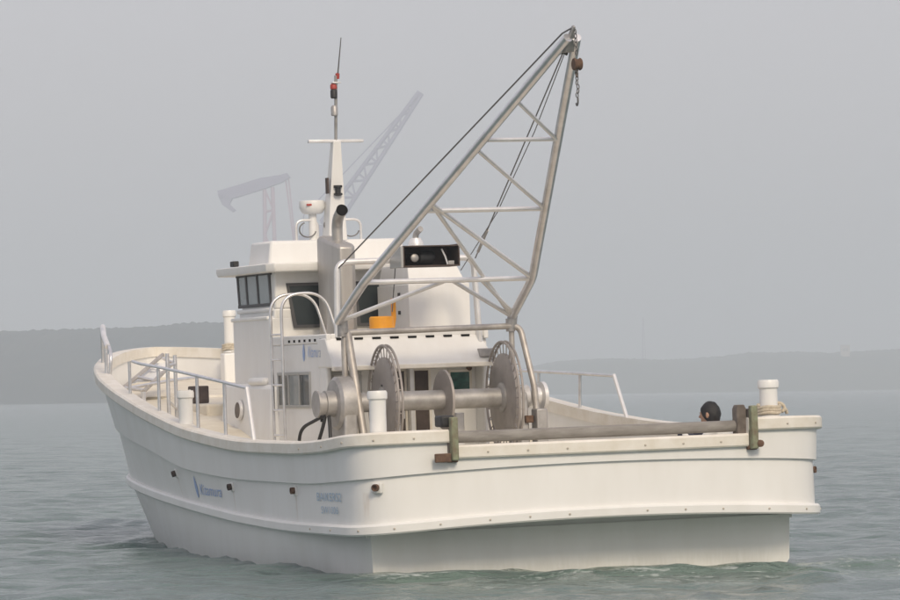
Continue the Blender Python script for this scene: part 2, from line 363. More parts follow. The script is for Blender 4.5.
# side window, sliding, two panes
def window_y(parent, x0, x1, z0, z1, y, nx, gm, fm='alu', fw_=.035, out=1):
    fr = MB(); f2 = fw_
    fr.box(x0, x1, y-.03, y+.018*out, z0, z0+f2); fr.box(x0, x1, y-.03, y+.018*out, z1-f2, z1)
    ww = (x1-x0)/nx
    for k in range(nx+1):
        xx = x0+k*ww - (0 if k == 0 else f2 if k == nx else f2/2); fr.box(xx, xx+f2, y-.03, y+.0165*out, z0+f2, z1-f2)
    f = fr.build('window', M[fm], parent, bevel=.004)
    for k in range(nx): box('pane', (x0+k*ww+f2*.6, x0+(k+1)*ww-f2*.6, y-.02, y+.006*out, z0+f2*.7, z1-f2*.7), gm if isinstance(gm, str) else gm[k], f, 0)
    return f
window_y(house, 5.55, 6.72, 1.60, 2.0, HY, 3, ('glass', 'pane', 'glass'))
# aft wall: doors, windows
def recess_x(name, parent, x, y0, y1, z0, z1, gm, fm='alu', fw_=.03, mid=False):
    fr = MB(); y0, y1 = sorted((y0, y1))
    fr.box(x-.02, x+.02, y0, y1, z0, z0+fw_); fr.box(x-.02, x+.02, y0, y1, z1-fw_, z1)
    fr.box(x-.019, x+.02, y0, y0+fw_, z0+fw_, z1-fw_); fr.box(x-.019, x+.02, y1-fw_, y1, z0+fw_, z1-fw_)
    if mid: fr.box(x-.018, x+.02, (y0+y1)/2-fw_/2, (y0+y1)/2+fw_/2, z0+fw_, z1-fw_)
    f = fr.build(name, M[fm], parent, bevel=.004)
    box('pane', (x-.008, x+.015, y0+fw_*.6, y1-fw_*.6, z0+fw_*.6, z1-fw_*.6), gm, f, 0); return f
d1 = recess_x('door', house, 5.25, .10, -.07, .95, 2.0, 'brown', 'trim'); box('handle', (5.21, 5.235, -.03, -.01, 1.45, 1.55), 'steel', d1, .004)
d2 = recess_x('door', house, 5.25, -.13, -.35, .95, 2.0, 'brown', 'trim')
box('door_edge', (5.15, 5.245, -.075, -.125, .95, 2.0), 'pale', d2, .006)
recess_x('window', house, 5.25, -.55, -.83, 1.70, 1.97, 'greenpane', 'trim')
d3 = recess_x('door', house, 5.25, .80, .45, .95, 1.98, 'house', 'alu'); box('grille', (5.22, 5.24, .62, .58, 1.6, 1.85), 'dark', d3, .004)
recess_x('locker_opening', house, 5.25, .72, .50, 1.02, 1.40, 'dark', 'trim')
MB().lathe((5.25, -.80, 1.98), (-1, 0, 0), [(0, .03), (.03, .03), (.04, .02)], 12).build('lamp', M['rust'], house, 40)
box('vent_slot', (5.17, 5.23, HY, HY+.012, 1.45, 1.75), 'dark', house, 0)
drop_mark('leaf_mark', 5.76, 2.21, .20, .08, 'blue', house, lambda x, z: HY)
lettering('painted_name', 'Kitamura', 5.60, 2.16, .17, .46, 'blue', house, lambda x, z: HY, .35, -.02)

# ------------------------------------------------------------------ wheelhouse
WY = .87
wh = MB().hexa([(7.08, -WY, ZT-.05), (8.40, -WY, ZT-.05), (8.40, WY, ZT-.05), (7.08, WY, ZT-.05), (6.985, -WY, 2.72), (8.33, -WY, 2.72), (8.33, WY, 2.72), (6.98, WY, 2.72)])
wh.hexa([(6.98, -WY+.01, 2.72), (8.25, -WY+.01, 2.72), (8.25, WY-.01, 2.72), (6.98, WY-.01, 2.72), (6.98, -WY+.02, 3.16), (8.47, -WY+.02, 3.16), (8.47, WY-.02, 3.16), (6.98, WY-.02, 3.16)])
wheel = wh.build('wheelhouse', M['house'], boat, bevel=.02)
MB().box(7.04, 8.36, -WY-.025, WY+.025, 2.69, 2.735).build('belt_moulding', M['house'], wheel, bevel=.015)
MB().box(7.04, 8.44, -HY-.015, HY+.015, 2.60, 2.64).build('belt_moulding', M['house'], wheel, bevel=.012)
f = MB(); f.box(7.09, 8.36, WY-.03, WY+.004, 2.755, 2.79); f.box(7.09, 8.42, WY-.03, WY+.004, 3.11, 3.14)
for xa in (7.09, 7.545, 7.975, 8.30):
    f.hexa([(xa, WY-.03, 2.79), (xa+.05, WY-.03, 2.79), (xa+.05, WY+.003, 2.79), (xa, WY+.003, 2.79), (xa+.05, WY-.03, 3.11), (xa+.1, WY-.03, 3.11), (xa+.1, WY+.003, 3.11), (xa+.05, WY+.003, 3.11)])
sw = f.build('side_window', M['frame'], wheel)
for xa, xb in ((7.13, 7.55), (7.585, 7.98), (8.015, 8.31)):
    MB().hexa([(xa, WY-.03, 2.77), (xb, WY-.03, 2.77), (xb, WY-.006, 2.77), (xa, WY-.006, 2.77), (xa+.05, WY-.03, 3.12), (xb+.05, WY-.03, 3.12), (xb+.05, WY-.006, 3.12), (xa+.05, WY-.006, 3.12)]).build('pane', M['pane'], sw)
def trapwin(y0t, y1t, y0b, y1b, z0, z1, x=6.98):
    def ring(e, xx): return [Vector((xx, y0b-e, z0+e)), Vector((xx, y1b+e, z0+e)), Vector((xx, y1t+e, z1-e)), Vector((xx, y0t-e, z1-e))]
    g = MB(); r = [ring(-.025, x+.01), ring(-.025, x-.012), ring(.01, x-.012), ring(.01, x+.01)]; g.rings(r+[r[0]])
    fr_ = g.build('aft_window', M['frame'], wheel)
    MB().rings([ring(0, x+.02), ring(0, x-.004)], cap0=True, cap1=True).build('pane', M['glass'], fr_)
trapwin(.70, .12, .62, .16, 2.52, 2.98); trapwin(-.10, -.40, -.14, -.36, 2.52, 2.98)
roof = MB(); pl = [(6.72, .93), (6.82, 1.0), (8.72, 1.0), (8.80, .9), (8.80, -.9), (8.72, -1.0), (6.82, -1.0), (6.72, -.93)]
roof.rings([[Vector((x, y, 3.13)) for x, y in pl], [Vector((x-.02 if x < 7 else x+.03, y*1.01, 3.175)) for x, y in pl], [Vector((x-.02 if x < 7 else x+.03, y*1.01, 3.23)) for x, y in pl]], cap0=True, cap1=True)
roof = roof.build('visor_roof', M['house'], wheel, bevel=.012)
MB().hexa([(7.30, -.86, 3.22), (8.10, -.84, 3.22), (8.10, .82, 3.22), (7.30, .82, 3.22), (7.33, -.80, 3.50), (8.06, -.78, 3.50), (8.06, .79, 3.50), (7.34, .77, 3.50)]).build('roof_box', M['house'], wheel, bevel=.03)
sl = MB().box(8.08, 8.22, .93, 1.0, 3.235, 3.30).build('navigation_lamp', M['black'], roof, bevel=.01)
MB().lathe((6.62, -.72, 2.31), (0, 0, 1), [(0, .05), (1.03, .05), (1.04, .085), (1.10, .09), (1.16, .06)], 18).build('vent_pipe', M['pale'], house, 40)
MB().tube(bend([(6.62, -.72, 3.44), (6.62, -.72, 3.52), (6.5, -.74, 3.57)], .06), .035).build('vent_cowl', M['drum'], house, 40)

# ------------------------------------------------------------------ mast, radar, hoops
ms = MB(); R = lambda x, y, z, hx, hy: [Vector((x-hx, -hy+y, z)), Vector((x+hx, -hy+y, z)), Vector((x+hx, hy+y, z)), Vector((x-hx, hy+y, z))]
ms.rings([R(7.36, 0, 3.48, .13, .115), R(7.33, 0, 3.80, .11, .095), R(7.20, 0, 4.62, .055, .045)], cap0=True, cap1=True)
mast = ms.build('mast', M['house'], boat, bevel=.012)
MB().box(7.18, 7.24, -.33, .33, 4.60, 4.635).build('crosstree', M['pale'], mast, bevel=.006)
tube('pole', [(7.2, 0, 4.6), (7.12, 0, 5.36)], .018, 'drum', mast)
tube('antenna', [(7.12, -.02, 5.34), (6.98, -.03, 5.78)], [.009, .005], 'wire', mast, 6)
for z, m, h in ((4.90, 'drum', .10), (5.10, 'black', .09), (5.20, 'red', .05)):
    l = MB().lathe((7.14, .025, z), (0, 0, 1), [(0, .03), (.01, .04), (h, .04), (h+.02, .025)], 12).build('signal_lamp', M[m], mast, 40)
MB().lathe((7.12, -.02, 5.32), (0, 0, 1), [(0, .02), (.06, .025), (.07, .01)], 10).build('signal_lamp', M['red'], mast, 40)
box('mast_bracket', (7.09, 7.17, -.05, .05, 5.27, 5.285), 'pale', mast, .003)
lp = MB().lathe((7.18, 0, 3.99), (0, 0, 1), [(0, .03), (.01, .05), (.03, .05), (.035, .032), (.09, .032), (.095, .05), (.12, .05)], 14).build('deck_light', M['black'], mast, 40)
MB().box(7.2, 7.27, .10, .12, 4.02, 4.20).build('cable_clamp', M['brown'], mast)
rd = MB().lathe((7.47, .22, 3.80), (0, 0, 1), [(0, .09), (.015, .12), (.05, .14), (.07, .15), (.135, .15), (.15, .145), (.155, .12)], 28).build('radar', M['house'], boat, 35)
box('label_plate', (7.33, 7.345, .25, .33, 3.89, 3.912), 'red', rd, 0)
MB().lathe((7.47, .22, 3.48), (0, 0, 1), [(0, .05), (.33, .045)], 14).build('radar_post', M['house'], rd, 40)
for yy in (.30, -.22):
    hp = tube('roof_hoop', bend([(7.45, yy+.13, 3.49), (7.45, yy+.13, 3.73), (7.45, yy-.13, 3.73), (7.45, yy-.13, 3.49)], .09), .016, 'pale', boat)
    tube('cable_loop', [(7.42, yy+.10*math.cos(q), 3.62+.085*math.sin(q)) for q in np.linspace(-2.9, 1.2 if yy > 0 else .3, 16)], .008, 'wire', hp, 6)
tube('cable', bend([(7.4, .06, 3.75), (7.4, .12, 3.66), (7.4, .02, 3.56), (7.38, -.05, 3.5)], .05), .01, 'wire', mast, 6)

# ------------------------------------------------------------------ funnel, casing, vents
fp = [(5.98, .26), (5.98, .40), (6.03, .43), (6.70, .43), (6.76, .38), (6.76, .26), (6.70, .21), (6.03, .21)]
fun = MB().rings([[Vector((x, y, ZT)) for x, y in fp], [Vector((x, y, 3.36+.16*(x-5.98)) ) for x, y in fp], [Vector((6.37+(x-6.37)*.9, .32+(y-.32)*.8, 3.40+.16*(x-5.98))) for x, y in fp]], cap0=True, cap1=True).build('funnel', M['funnel'], boat, bevel=.012)
tube('exhaust_pipe', bend([(6.30, .32, 3.36), (6.30, .32, 3.68), (6.08, .33, 3.78)], .12, 8), .062, 'funnel', fun, 18)
MB().lathe((6.095, .329, 3.773), (-.22, .01, .10), [(0, .062), (.03, .066), (.032, .055), (.01, .05)], 18).build('exhaust_mouth', M['dark'], fun, 40)
MB().lathe((6.075, .33, 3.783), (-.22, .01, .10), [(0, .056), (.004, .056)], 18).build('dark_bore', M['dark'], fun, 40)  # black disc painted as the shaded bore of the closed pipe
cs = MB().hexa([(5.62, -.98, ZT), (6.68, -.98, ZT), (6.68, -.26, ZT), (5.62, -.26, ZT), (5.62, -.98, 2.93), (6.68, -.98, 2.93), (6.68, -.26, 2.93), (5.62, -.26, 2.93)])
cs.hexa([(5.62, -.94, 2.931), (6.66, -.94, 2.931), (6.66, -.27, 2.931), (5.62, -.27, 2.931), (5.72, -.86, 3.15), (6.6, -.86, 3.15), (6.6, -.29, 3.15), (5.72, -.29, 3.15)])
cas = cs.build('equipment_casing', M['house'], boat, bevel=.008)
box('latch', (5.9, 5.97, -.262, -.252, 2.78, 2.84), 'black', cas, 0); box('latch', (5.9, 5.97, -.262, -.252, 2.60, 2.64), 'black', cas, 0)
box('hinge', (5.60, 5.62, -.93, -.90, 2.36, 2.40), 'black', cas, 0)

# ------------------------------------------------------------------ arch with hooded box
arch = tube('arch_frame', bend([(4.97, .80, 2.36), (4.96, .78, 3.17), (4.96, -.79, 3.19), (4.93, -.83, 2.15)], .12, 8), .034, 'pale', boat, 14)
box('foot_plate', (4.74, 4.99, -.92, -.76, 2.10, 2.19), 'drum', arch); 
hb = MB()
for b in ((4.56, 4.92, .055, .07, 3.09, 3.31), (4.56, 4.92, -.58, -.565, 3.09, 3.33), (4.56, 4.92, -.565, .055, 3.305, 3.32), (4.56, 4.92, -.565, .055, 3.09, 3.105), (4.905, 4.92, -.565, .055, 3.105, 3.305)): hb.box(*b)
hb = hb.build('hooded_box', M['brown'], arch, bevel=.004)
box('grey_end', (4.555, 4.925, .071, .10, 3.085, 3.315), 'alu', hb, .003)
MB().lathe((4.78, -.06, 3.195), (0, -1, 0), [(0, .05), (.1, .05), (.12, .075), (.26, .08), (.3, .05)], 18).build('motor', M['black'], hb, 40)
MB().lathe((4.70, -.10, 3.19), (-1, 0, 0), [(0, .045), (.03, .045), (.04, .03)], 16).build('lamp_lens', M['drum'], hb, 40)
MB().tube([(4.64, -.40, 3.28), (4.62, -.43, 3.2), (4.60, -.45, 3.11)], .010, 6).build('cable', M['pale'], hb, 40)
MB().box(4.60, 4.68, -.53, -.46, 3.105, 3.15).build('bracket', M['drum'], hb, bevel=.006)
for o_ in [hb]+list(hb.children): o_.location.y += .09 if o_ is hb else 0
tube('pull_wire', [(4.97, .11, 3.12), (5.1, .12, 2.62)], .006, 'wire', arch, 6)

# ------------------------------------------------------------------ gallows over the winch
gal = tube('gallows', bend([(4.36, .93, .82), (4.36, .93, 2.40), (4.34, -1.07, 2.42), (4.14, -1.14, 1.75), (4.08, -1.16, .82)], .10, 8), .034, 'galv', boat, 14)
tube('slanted_leg', [(4.36, .89, 2.40), (4.02, .80, .82)], .044, 'galv', gal, 14)
tube('inner_post', [(4.36, -.98, .82), (4.36, -.98, 2.55)], .030, 'galv', gal, 14)
for y in (.95, -.97): MB().lathe((4.36, y, 2.36), (0, 0, 1), [(0, .05), (.14, .05)], 14).build('knuckle_joint', M['drum'], gal, 40)
box('leg_shoe', (4.0, 4.17, -1.23, -1.10, .8, 1.52), 'drum', gal, .015)
box('lashing', (4.06, 4.14, -1.09, -1.0, 1.37, 1.45), 'rust', gal, .01)

# ------------------------------------------------------------------ derrick
dr = obj('derrick', None, boat)
F_ = (4.35, .99, 2.52); K3 = (3.59, .945, 2.915); K2 = (2.43, .655, 3.605); K1 = (1.31, .366, 4.255); AP = (-.13, .045, 5.15)
mir = lambda p: (p[0], -p[1], p[2])
mid = lambda a, b, t: tuple(a[i]+(b[i]-a[i])*t for i in range(3))
for m_ in (lambda p: p, mir): tube('chord', bend([m_(F_), m_(K3), m_(AP)], .12, 6), .047, 'steel', dr, 16)
for k, r in ((K1, .022), (K2, .026), (K3, .028)): tube('rung', [k, mir(k)], r, 'pale', dr, 12)
c0 = (K3[0], 0, K3[2])
for a, b, r in ((mid(K1, AP, .38), mir(K1), .021), (mid(K1, K2, .15), mir(K2), .022), (mid(K2, K1, .10), mir(K3), .026), (mid(K2, K1, .10), mir(F_), .024),
                (F_, (K3[0], .03, K3[2]), .024), ((K3[0], -.03, K3[2]), mir(F_), .024), (mid(c0, mir(K3), .38), mid(mir(F_), mir(K3), .08), .022)):
    tube('brace', [a, b], r, 'pale', dr, 12)
MB().hexa([(-.05, -.05, 5.02), (.08, -.05, 5.02), (.08, .05, 5.02), (-.05, .05, 5.02), (-.20, -.012, 5.25), (-.16, -.012, 5.27), (-.16, .012, 5.27), (-.20, .012, 5.25)]).build('head_plate', M['drum'], dr, bevel=.008)
MB().lathe((.12, .045, 5.05), (0, -1, 0), [(0, .055), (.02, .04), (.06, .04), (.08, .055)], 18).build('sheave', M['black'], dr, 40)
tube('hoist_wire', [(-.15, .015, 5.24), (-.02, .06, 5.20), (4.95, .775, 3.10)], .009, 'wire', dr, 6)
tube('hoist_wire', [(.12, .0, 5.03), (4.92, -.80, 3.18)], .007, 'wire', dr, 6)
tube('control_line', [(.12, -.02, 5.03), (1.6, -.25, 4.35), (3.2, -.42, 3.6), (4.9, -.62, 3.05)], .005, 'wire', dr, 6)
tube('wire_turnbuckle', [(4.2, -.68, 3.4575), (4.75, -.7717, 3.2455)], .017, 'drum', dr, 8)
for a in (.93, -.98): tube('heel_pin', [(4.36, a, 2.40), (4.35, a*1.02, 2.56)], .055, 'drum', dr, 14)

# ------------------------------------------------------------------ winch
WX, WZ = 4.28, 1.652
wn = obj('net_winch', None, boat)
MB().lathe((WX, 1.02, WZ), (0, -1, 0), [(0, .105), (2.1, .105)], 28).build('axle_drum', M['drum'], wn, 40)
MB().lathe((WX, .90, WZ), (0, 1, 0), [(0, .22), (.02, .285), (.17, .285), (.2, .25), (.2, .17)], 32).build('gear_case', M['drum'], wn, 40)
MB().hexa([(WX-.2, .90, .80), (WX+.2, .90, .80), (WX+.2, 1.08, .80), (WX-.2, 1.08, .80), (WX-.26, .92, 1.6), (WX+.26, .92, 1.6), (WX+.26, 1.06, 1.6), (WX-.26, 1.06, 1.6)]).build('pedestal', M['drum'], wn, bevel=.02)
MB().hexa([(WX-.2, -1.06, .80), (WX+.2, -1.06, .80), (WX+.2, -.94, .80), (WX-.2, -.94, .80), (WX-.16, -1.05, 1.7), (WX+.16, -1.05, 1.7), (WX+.16, -.95, 1.7), (WX-.16, -.95, 1.7)]).build('pedestal', M['drum'], wn, bevel=.02)
MB().lathe((WX, 1.09, WZ), (0, 1, 0), [(0, .14), (.11, .14), (.115, .12), (.18, .12), (.185, .145), (.205, .145)], 24).build('hydraulic_motor', M['drum'], wn, 40)
MB().lathe((WX, -1.04, WZ), (0, -1, 0), [(0, .10), (.06, .13), (.10, .10), (.2, .10), (.22, .155), (.26, .155), (.27, .13)], 26).build('warping_head', M['pale'], wn, 40)
def flange(y):
    fl = MB().lathe((WX, y-.02, WZ), (0, 1, 0), [(0, .475), (.035, .475), (.04, .46)], 56).build('flange', M['flange'], wn, 40)
    for yy in (y+.014, y-.028): tube('rim', [(WX+.60*math.cos(q), yy, WZ+.60*math.sin(q)) for q in np.linspace(0, 2*math.pi, 57)], .014, 'flange', fl, 8)
    sp = MB().tube([(.44, .005, 0), (.60, .014, 0), (.60, -.028, 0)], .006, 6).mesh('spoke', M['flange'], 40)
    for k in range(30):
        q = 2*math.pi*k/30; o = obj('spoke', sp, fl, (WX, y, WZ)); o.rotation_euler = (0, q, 0)
    MB().lathe((WX, y-.06, WZ), (0, 1, 0), [(0, .13), (.02, .16), (.1, .16), (.12, .13)], 24).build('hub', M['drum'], fl, 40)
    c_ = Matrix.Translation((WX, y, WZ)); fl.matrix_local = c_ @ Matrix.Rotation(rad(-3.5), 4, 'Z') @ c_.inverted()
    return fl
flange(.52); flange(-.84)
md = MB().lathe((WX, -.165, WZ), (0, 1, 0), [(0, .30), (.004, .32), (.03, .32), (.034, .30)], 44).build('divider_disc', M['flange'], wn, 40)
box('lashing_block', (WX-.08, WX+.08, .42, .54, WZ+.09, WZ+.20), 'black', wn, .02)
for pts in ([(4.30, 1.18, 1.54), (4.42, 1.24, 1.49), (4.80, 1.30, 1.40), (4.92, 1.30, 1.22), (4.74, 1.28, .82)], [(4.26, 1.20, 1.53), (4.30, 1.22, 1.40), (4.46, 1.24, 1.2), (4.40, 1.22, .82)], [(4.24, 1.17, 1.53), (4.18, 1.18, 1.42), (4.12, 1.20, 1.25), (3.94, 1.20, .82)]):
    tube('hydraulic_hose', bend(pts, .16, 8), .019, 'black', wn, 10)
for y0, m_ in ((.38, 'brown'), (.28, 'pale'), (.2, 'brown'), (-.05, 'brown'), (-.45, 'pale')):
    box('valve_stand', (4.62, 4.74, y0-.05, y0+.05, .8, 1.33 if m_ == 'brown' else 1.5), m_, wn, .01)

# ------------------------------------------------------------------ stern roller and brackets
RX, RZ = -.48, 1.335
ro = MB().lathe((RX, 1.50, RZ), (0, -1, 0), [(0, .04), (.03, .056), (2.96, .056), (2.99, .04)], 24).build('stern_roller', M['roller'], boat, 40)
for s in (1, -1):
    y = s*1.545
    g = MB().box(RX-.20, RX-.12, y-.035, y+.035, 1.12 if s > 0 else 1.11, 1.53).build('roller_post', M['mossy'], ro, bevel=.012)
    MB().box(RX-.13, RX+.10, y-.05, y+.05, 1.10, 1.145).build('foot', M['rust'], g, bevel=.01)
    if s > 0:
        MB().box(RX-.19, RX-.15, y+.04, y+.20, 1.105, 1.19).build('side_foot', M['rust'], g, bevel=.01)
        MB().box(RX-.10, RX+.10, y-.04, y+.10, 1.435, 1.545).build('head_block', M['black'], g, bevel=.02)
        MB().box(RX-.12, RX-.06, y-.02, y+.04, 1.145, 1.43).build('back_plate', M['plate'], g, bevel=.01)
    else:
        yy = y+.085
        MB().rings([[Vector((xx, yy-.05, 1.25)), Vector((xx, yy+.05, 1.25)), Vector((xx, yy+.05, 1.50)), Vector((xx, yy+.03, 1.54)), Vector((xx, yy-.03, 1.54)), Vector((xx, yy-.05, 1.50))] for xx in (RX-.08, RX+.04)], cap0=True, cap1=True).build('bearing_plate', M['plate'], g, bevel=.008)
        MB().lathe((RX-.16, y-.05, 1.16), (-1, 0, 0), [(0, .035), (.05, .035), (.06, .02)], 10).build('clamp_bolt', M['rust'], g, 40)
        MB().box(RX-.12, RX-.04, y-.02, y+.03, 1.145, 1.50).build('back_plate', M['plate'], g, bevel=.01)

# ------------------------------------------------------------------ bollards
def bollard(x, y, z0, z1, r):
    h = z1-z0
    return MB().lathe((x, y, z0), (0, 0, 1), [(0, r*1.25), (.02, r*1.25), (.03, r), (h-.09, r), (h-.075, r*1.2), (h-.02, r*1.2), (h, r*1.08)], 26).build('bollard', M['gel'], boat, 40)
bollard(-.22, 2.15, 1.36, 1.80, .08); bollard(-.3, -1.87, 1.40, 1.77, .088); bollard(5.72, 2.31, 1.44, 1.84, .078); bollard(14.05, -.74, 2.28, 2.83, .075)

# ------------------------------------------------------------------ railings
def rail(pts_top, posts, r=.017, endbar=None):
    e = tube('railing', pts_top, r, 'steel', boat, 10)
    for a, b in posts:
        tube('stanchion', [a, b], r, 'steel', e, 10)
    if endbar:
        a, b = endbar; MB().tube([a, b], .022, 8).build('end_post', M['pale'], e, 40)
    return e
cz = pchip(CAPZ)
px = [3.33, 4.15, 5.17, 6.0, 6.93, 7.8, 8.5]
rail([(x, cb(x)-.08-(.05 if x > 8 else 0), 1.853+(x-3.33)*.064+.03*math.sin((x-3.33)/5.2*math.pi)) for x in px],
     [((x, cb(x)-.09, cz(x)), (x, cb(x)-.09, 1.853+(x-3.33)*.064+.03*math.sin((x-3.33)/5.2*math.pi))) for x in (4.17, 5.2, 6.93, 8.5)], .018,
     ((3.33, cb(3.33)-.08, 1.86), (3.13, cb(3.1)-.08, 1.31)))
px = [4.76, 5.7, 6.9, 8.2]
rail([(x, -cb(x)+.1, 1.84+(x-4.76)*.034) for x in px], [((x+.04, -cb(x)+.1, cz(x)), (x, -cb(x)+.1, 1.84+(x-4.76)*.034)) for x in (5.72, 6.87, 8.2)], .018,
     ((4.76, -cb(4.76)+.1, 1.85), (4.42, -cb(4.4)+.1, 1.36)))
bp = tube('bow_hoop', bend([(12.65, 1.36, 2.15), (12.62, 1.37, 2.66), (11.9, 1.55, 2.60), (10.9, 1.72, 2.30), (10.95, 1.74, 1.95)], .16, 8), .020, 'steel', boat, 10)
tube('hoop_guard', [(12.3, 1.44, 2.64), (11.6, 1.62, 2.52), (11.2, 1.68, 2.38)], .036, 'pale', bp, 10)
tube('stanchion', [(11.0, 1.76, 1.95), (11.0, 1.76, 2.36)], .02, 'steel', bp, 10)
tube('stanchion', [(12.7, 1.33, 2.15), (12.68, 1.34, 2.5)], .022, 'drum', bp, 10)
# boarding ladder on the house side
ld = obj('ladder', None, boat)
for x in (6.56, 6.16):
    tube('side_rail', bend([(x, 1.05, .9), (x, 1.05, 2.86), (x+.0, .55, 2.88), (x-.1, .42, 2.36)], .22, 10), .017, 'steel', ld, 10)
for z in (1.02, 1.30, 1.58, 1.86, 2.14, 2.42): tube('rung', [(6.16, 1.05, z), (6.56, 1.05, z)], .012, 'steel', ld, 8)

# ------------------------------------------------------------------ foredeck gear
pf = MB(); top = []
for k in range(25):
    x = 11.6+k*.115; w = max(shell_y(x, 1.68)-.12, .04); z = 1.70
    top.append((x, w, z))
ring_t = [Vector((11.6-.0+.55*((y/1.6)**2), y, 1.70)) for y in np.linspace(-top[0][1], top[0][1], 13)]
outer = [Vector((x, w, z)) for x, w, z in top[1:]] + [Vector((x, -w, z)) for x, w, z in top[:0:-1]]
poly = ring_t + outer
pf.rings([[p for p in poly], [p+Vector((0, 0, .05)) for p in poly]], cap0=True, cap1=True)
plat = pf.build('bow_platform', M['trim'], boat)
box('platform_support', (12.2, 12.3, -1.2, 1.2, 1.5, 1.695), 'house', plat, .01)
gw = obj('folding_gangway', None, boat)
MB().box(13.80, 14.0, -.80, -.58, 1.74, 2.27).build('bollard_column', M['gel'], boat, bevel=.02)
A0, A1, B0, B1 = (11.55, 1.42, 1.86), (12.35, .66, 2.27), (11.2, 1.25, 1.82), (12.5, .46, 2.19)
tube('side_bar', [A0, A1], .026, 'galv', gw, 8); tube('side_bar', [B0, B1], .026, 'galv', gw, 8)
for t in (.04, .35, .65, .93): tube('cross_bar', [mid(A0, A1, t), mid(B0, B1, t)], .022, 'steel', gw, 8)
MB().hexa([tuple(Vector(mid(A0, A1, .3))+Vector((.1, 0, -.06))), mid(B0, B1, .35), mid(B0, B1, .85), tuple(Vector(mid(A0, A1, .85))+Vector((.1, 0, -.06)))] + [tuple(Vector(p)+Vector((.02, .0, .02))) for p in (tuple(Vector(mid(A0, A1, .3))+Vector((.1, 0, -.06))), mid(B0, B1, .35), mid(B0, B1, .85), tuple(Vector(mid(A0, A1, .85))+Vector((.1, 0, -.06))))]).build('tread_panel', M['house'], gw)
tube('foot_bar', [(11.55, 1.42, 1.66), A0], .03, 'steel', gw, 8); tube('foot_bar', [(11.2, 1.25, 1.66), B0], .03, 'steel', gw, 8)
tube('stay_bar', [A0, (11.2, .85, 1.95)], .02, 'steel', gw, 8); tube('stay_bar', [(11.2, .85, 1.95), (12.2, .2, 1.98)], .02, 'steel', gw, 8)
for (x, y, zt) in ((7.82, 1.9, 2.26), (8.2, 1.7, 2.24)):
    pz = tube('gangway_post', [(x, y, zdeck(x)), (x, y, zt)], .022, 'steel', boat, 10)
    box('post_foot', (x-.05, x+.05, y-.05, y+.05, zdeck(x), zdeck(x)+.03), 'steel', pz, .004)
tube('post_link', [(7.82, 1.9, 1.72), (8.2, 1.7, 1.62)], .016, 'steel', boat)
tube('post_link', [(7.82, 1.9, 2.12), (8.2, 1.7, 2.14)], .016, 'steel', boat)
wl = MB().box(10.1, 10.4, .74, .92, 1.66, 1.87).build('deck_winch', M['brown'], boat, bevel=.015)
MB().lathe((10.25, .93, 1.76), (0, 1, 0), [(0, .07), (.02, .07), (.03, .045), (.10, .045), (.11, .07), (.13, .07)], 22).build('warping_head', M['trim'], wl, 40)
MB().box(9.4, 11.2, -.98, .98, 1.45, 1.655).build('fish_hatch', M['deck'], boat, bevel=.03)
MB().box(1.0, 3.2, -.8, .8, .8, 1.0).build('aft_hatch', M['deck'], boat, bevel=.03)

# ------------------------------------------------------------------ loose things aboard
fl_ = obj('orange_float', None); onboard(fl_, (5.32, .17, 2.312))
tag(fl_, 'orange drum-shaped marker float with upright stem on the deckhouse roof', 'float')
MB().lathe((0, 0, 0), (0, 0, 1), [(0, .115), (.015, .135), (.25, .135), (.265, .12)], 28).build('drum', M['orange'], fl_, 40)
MB().tube([(.02, -.12, .10), (.02, -.15, .24), (.02, -.15, .46)], .028, 10).build('stem', M['orange'], fl_, 40)

def coil(name, c, rad_, r, turns, pitch, label, tail):
    pts = [Vector((c[0]+rad_*math.cos(q), c[1]+rad_*math.sin(q), c[2]+pitch*q/(2*math.pi)+.006*math.sin(3*q))) for q in np.linspace(0, 2*math.pi*turns, int(20*turns))]
    o = MB().tube(pts, r, 8); o.tube(bend([pts[-1]]+[Vector(c)+Vector(t) for t in tail], .05), r, 8)
    ob = o.build(name, M['rope'], None, 40); ob.matrix_world = HM; tag(ob, label, 'rope', 'mooring ropes on the bollards'); return ob
coil('mooring_rope', (-.3, -1.87, 1.435), .108, .017, 3.2, .028, 'pale mooring rope knotted round the foot of the bollard beside the stern roller', [(.0, -.13, .11), (-.02, -.17, .05), (-.02, -.12, .01), (.0, -.18, .05), (.02, -.2, .0)])
coil('mooring_rope', (14.05, -.74, 2.315), .096, .017, 3.0, .028, 'pale mooring rope wound round the tall bollard at the bow', [(.0, -.17, .14), (-.05, -.26, .06), (-.0, -.2, .02), (.1, -.3, .0), (.2, -.3, -.02)])

tk = obj('hanging_tackle', None); onboard(tk, (-.22, 0, 4.5))
tag(tk, 'weathered pulley block with short chain hanging at the derrick head', 'pulley')
lk = MB().tube([(.014*math.cos(q), 0, .024*math.sin(q)) for q in np.linspace(0, 2*math.pi, 13)], .0055, 6).mesh('chain_link', M['wire'], 40)
for k in range(16):
    if 6 <= k <= 8: continue
    o = obj('chain_link', lk, tk, (0.01*math.sin(k*1.3), .004*math.cos(k*2.1), .70-k*.041)); o.rotation_euler = (0, .15*math.sin(k*3), (k % 2)*math.pi/2+.3)
MB().lathe((0, .035, .385), (0, -1, 0), [(0, .055), (.012, .062), (.03, .05), (.05, .05), (.068, .062), (.08, .055)], 18).build('pulley_block', M['rust'], tk, 40)
MB().tube([(.0, 0, .34), (.02, 0, .30), (.0, 0, .26)], .014, 6).build('shackle', M['plate'], tk, 40)
MB().tube(bend([(0, 0, .06), (0, 0, .01), (.03, 0, -.02), (.045, 0, .01)], .02), .009, 6).build('hook', M['wire'], tk, 40)

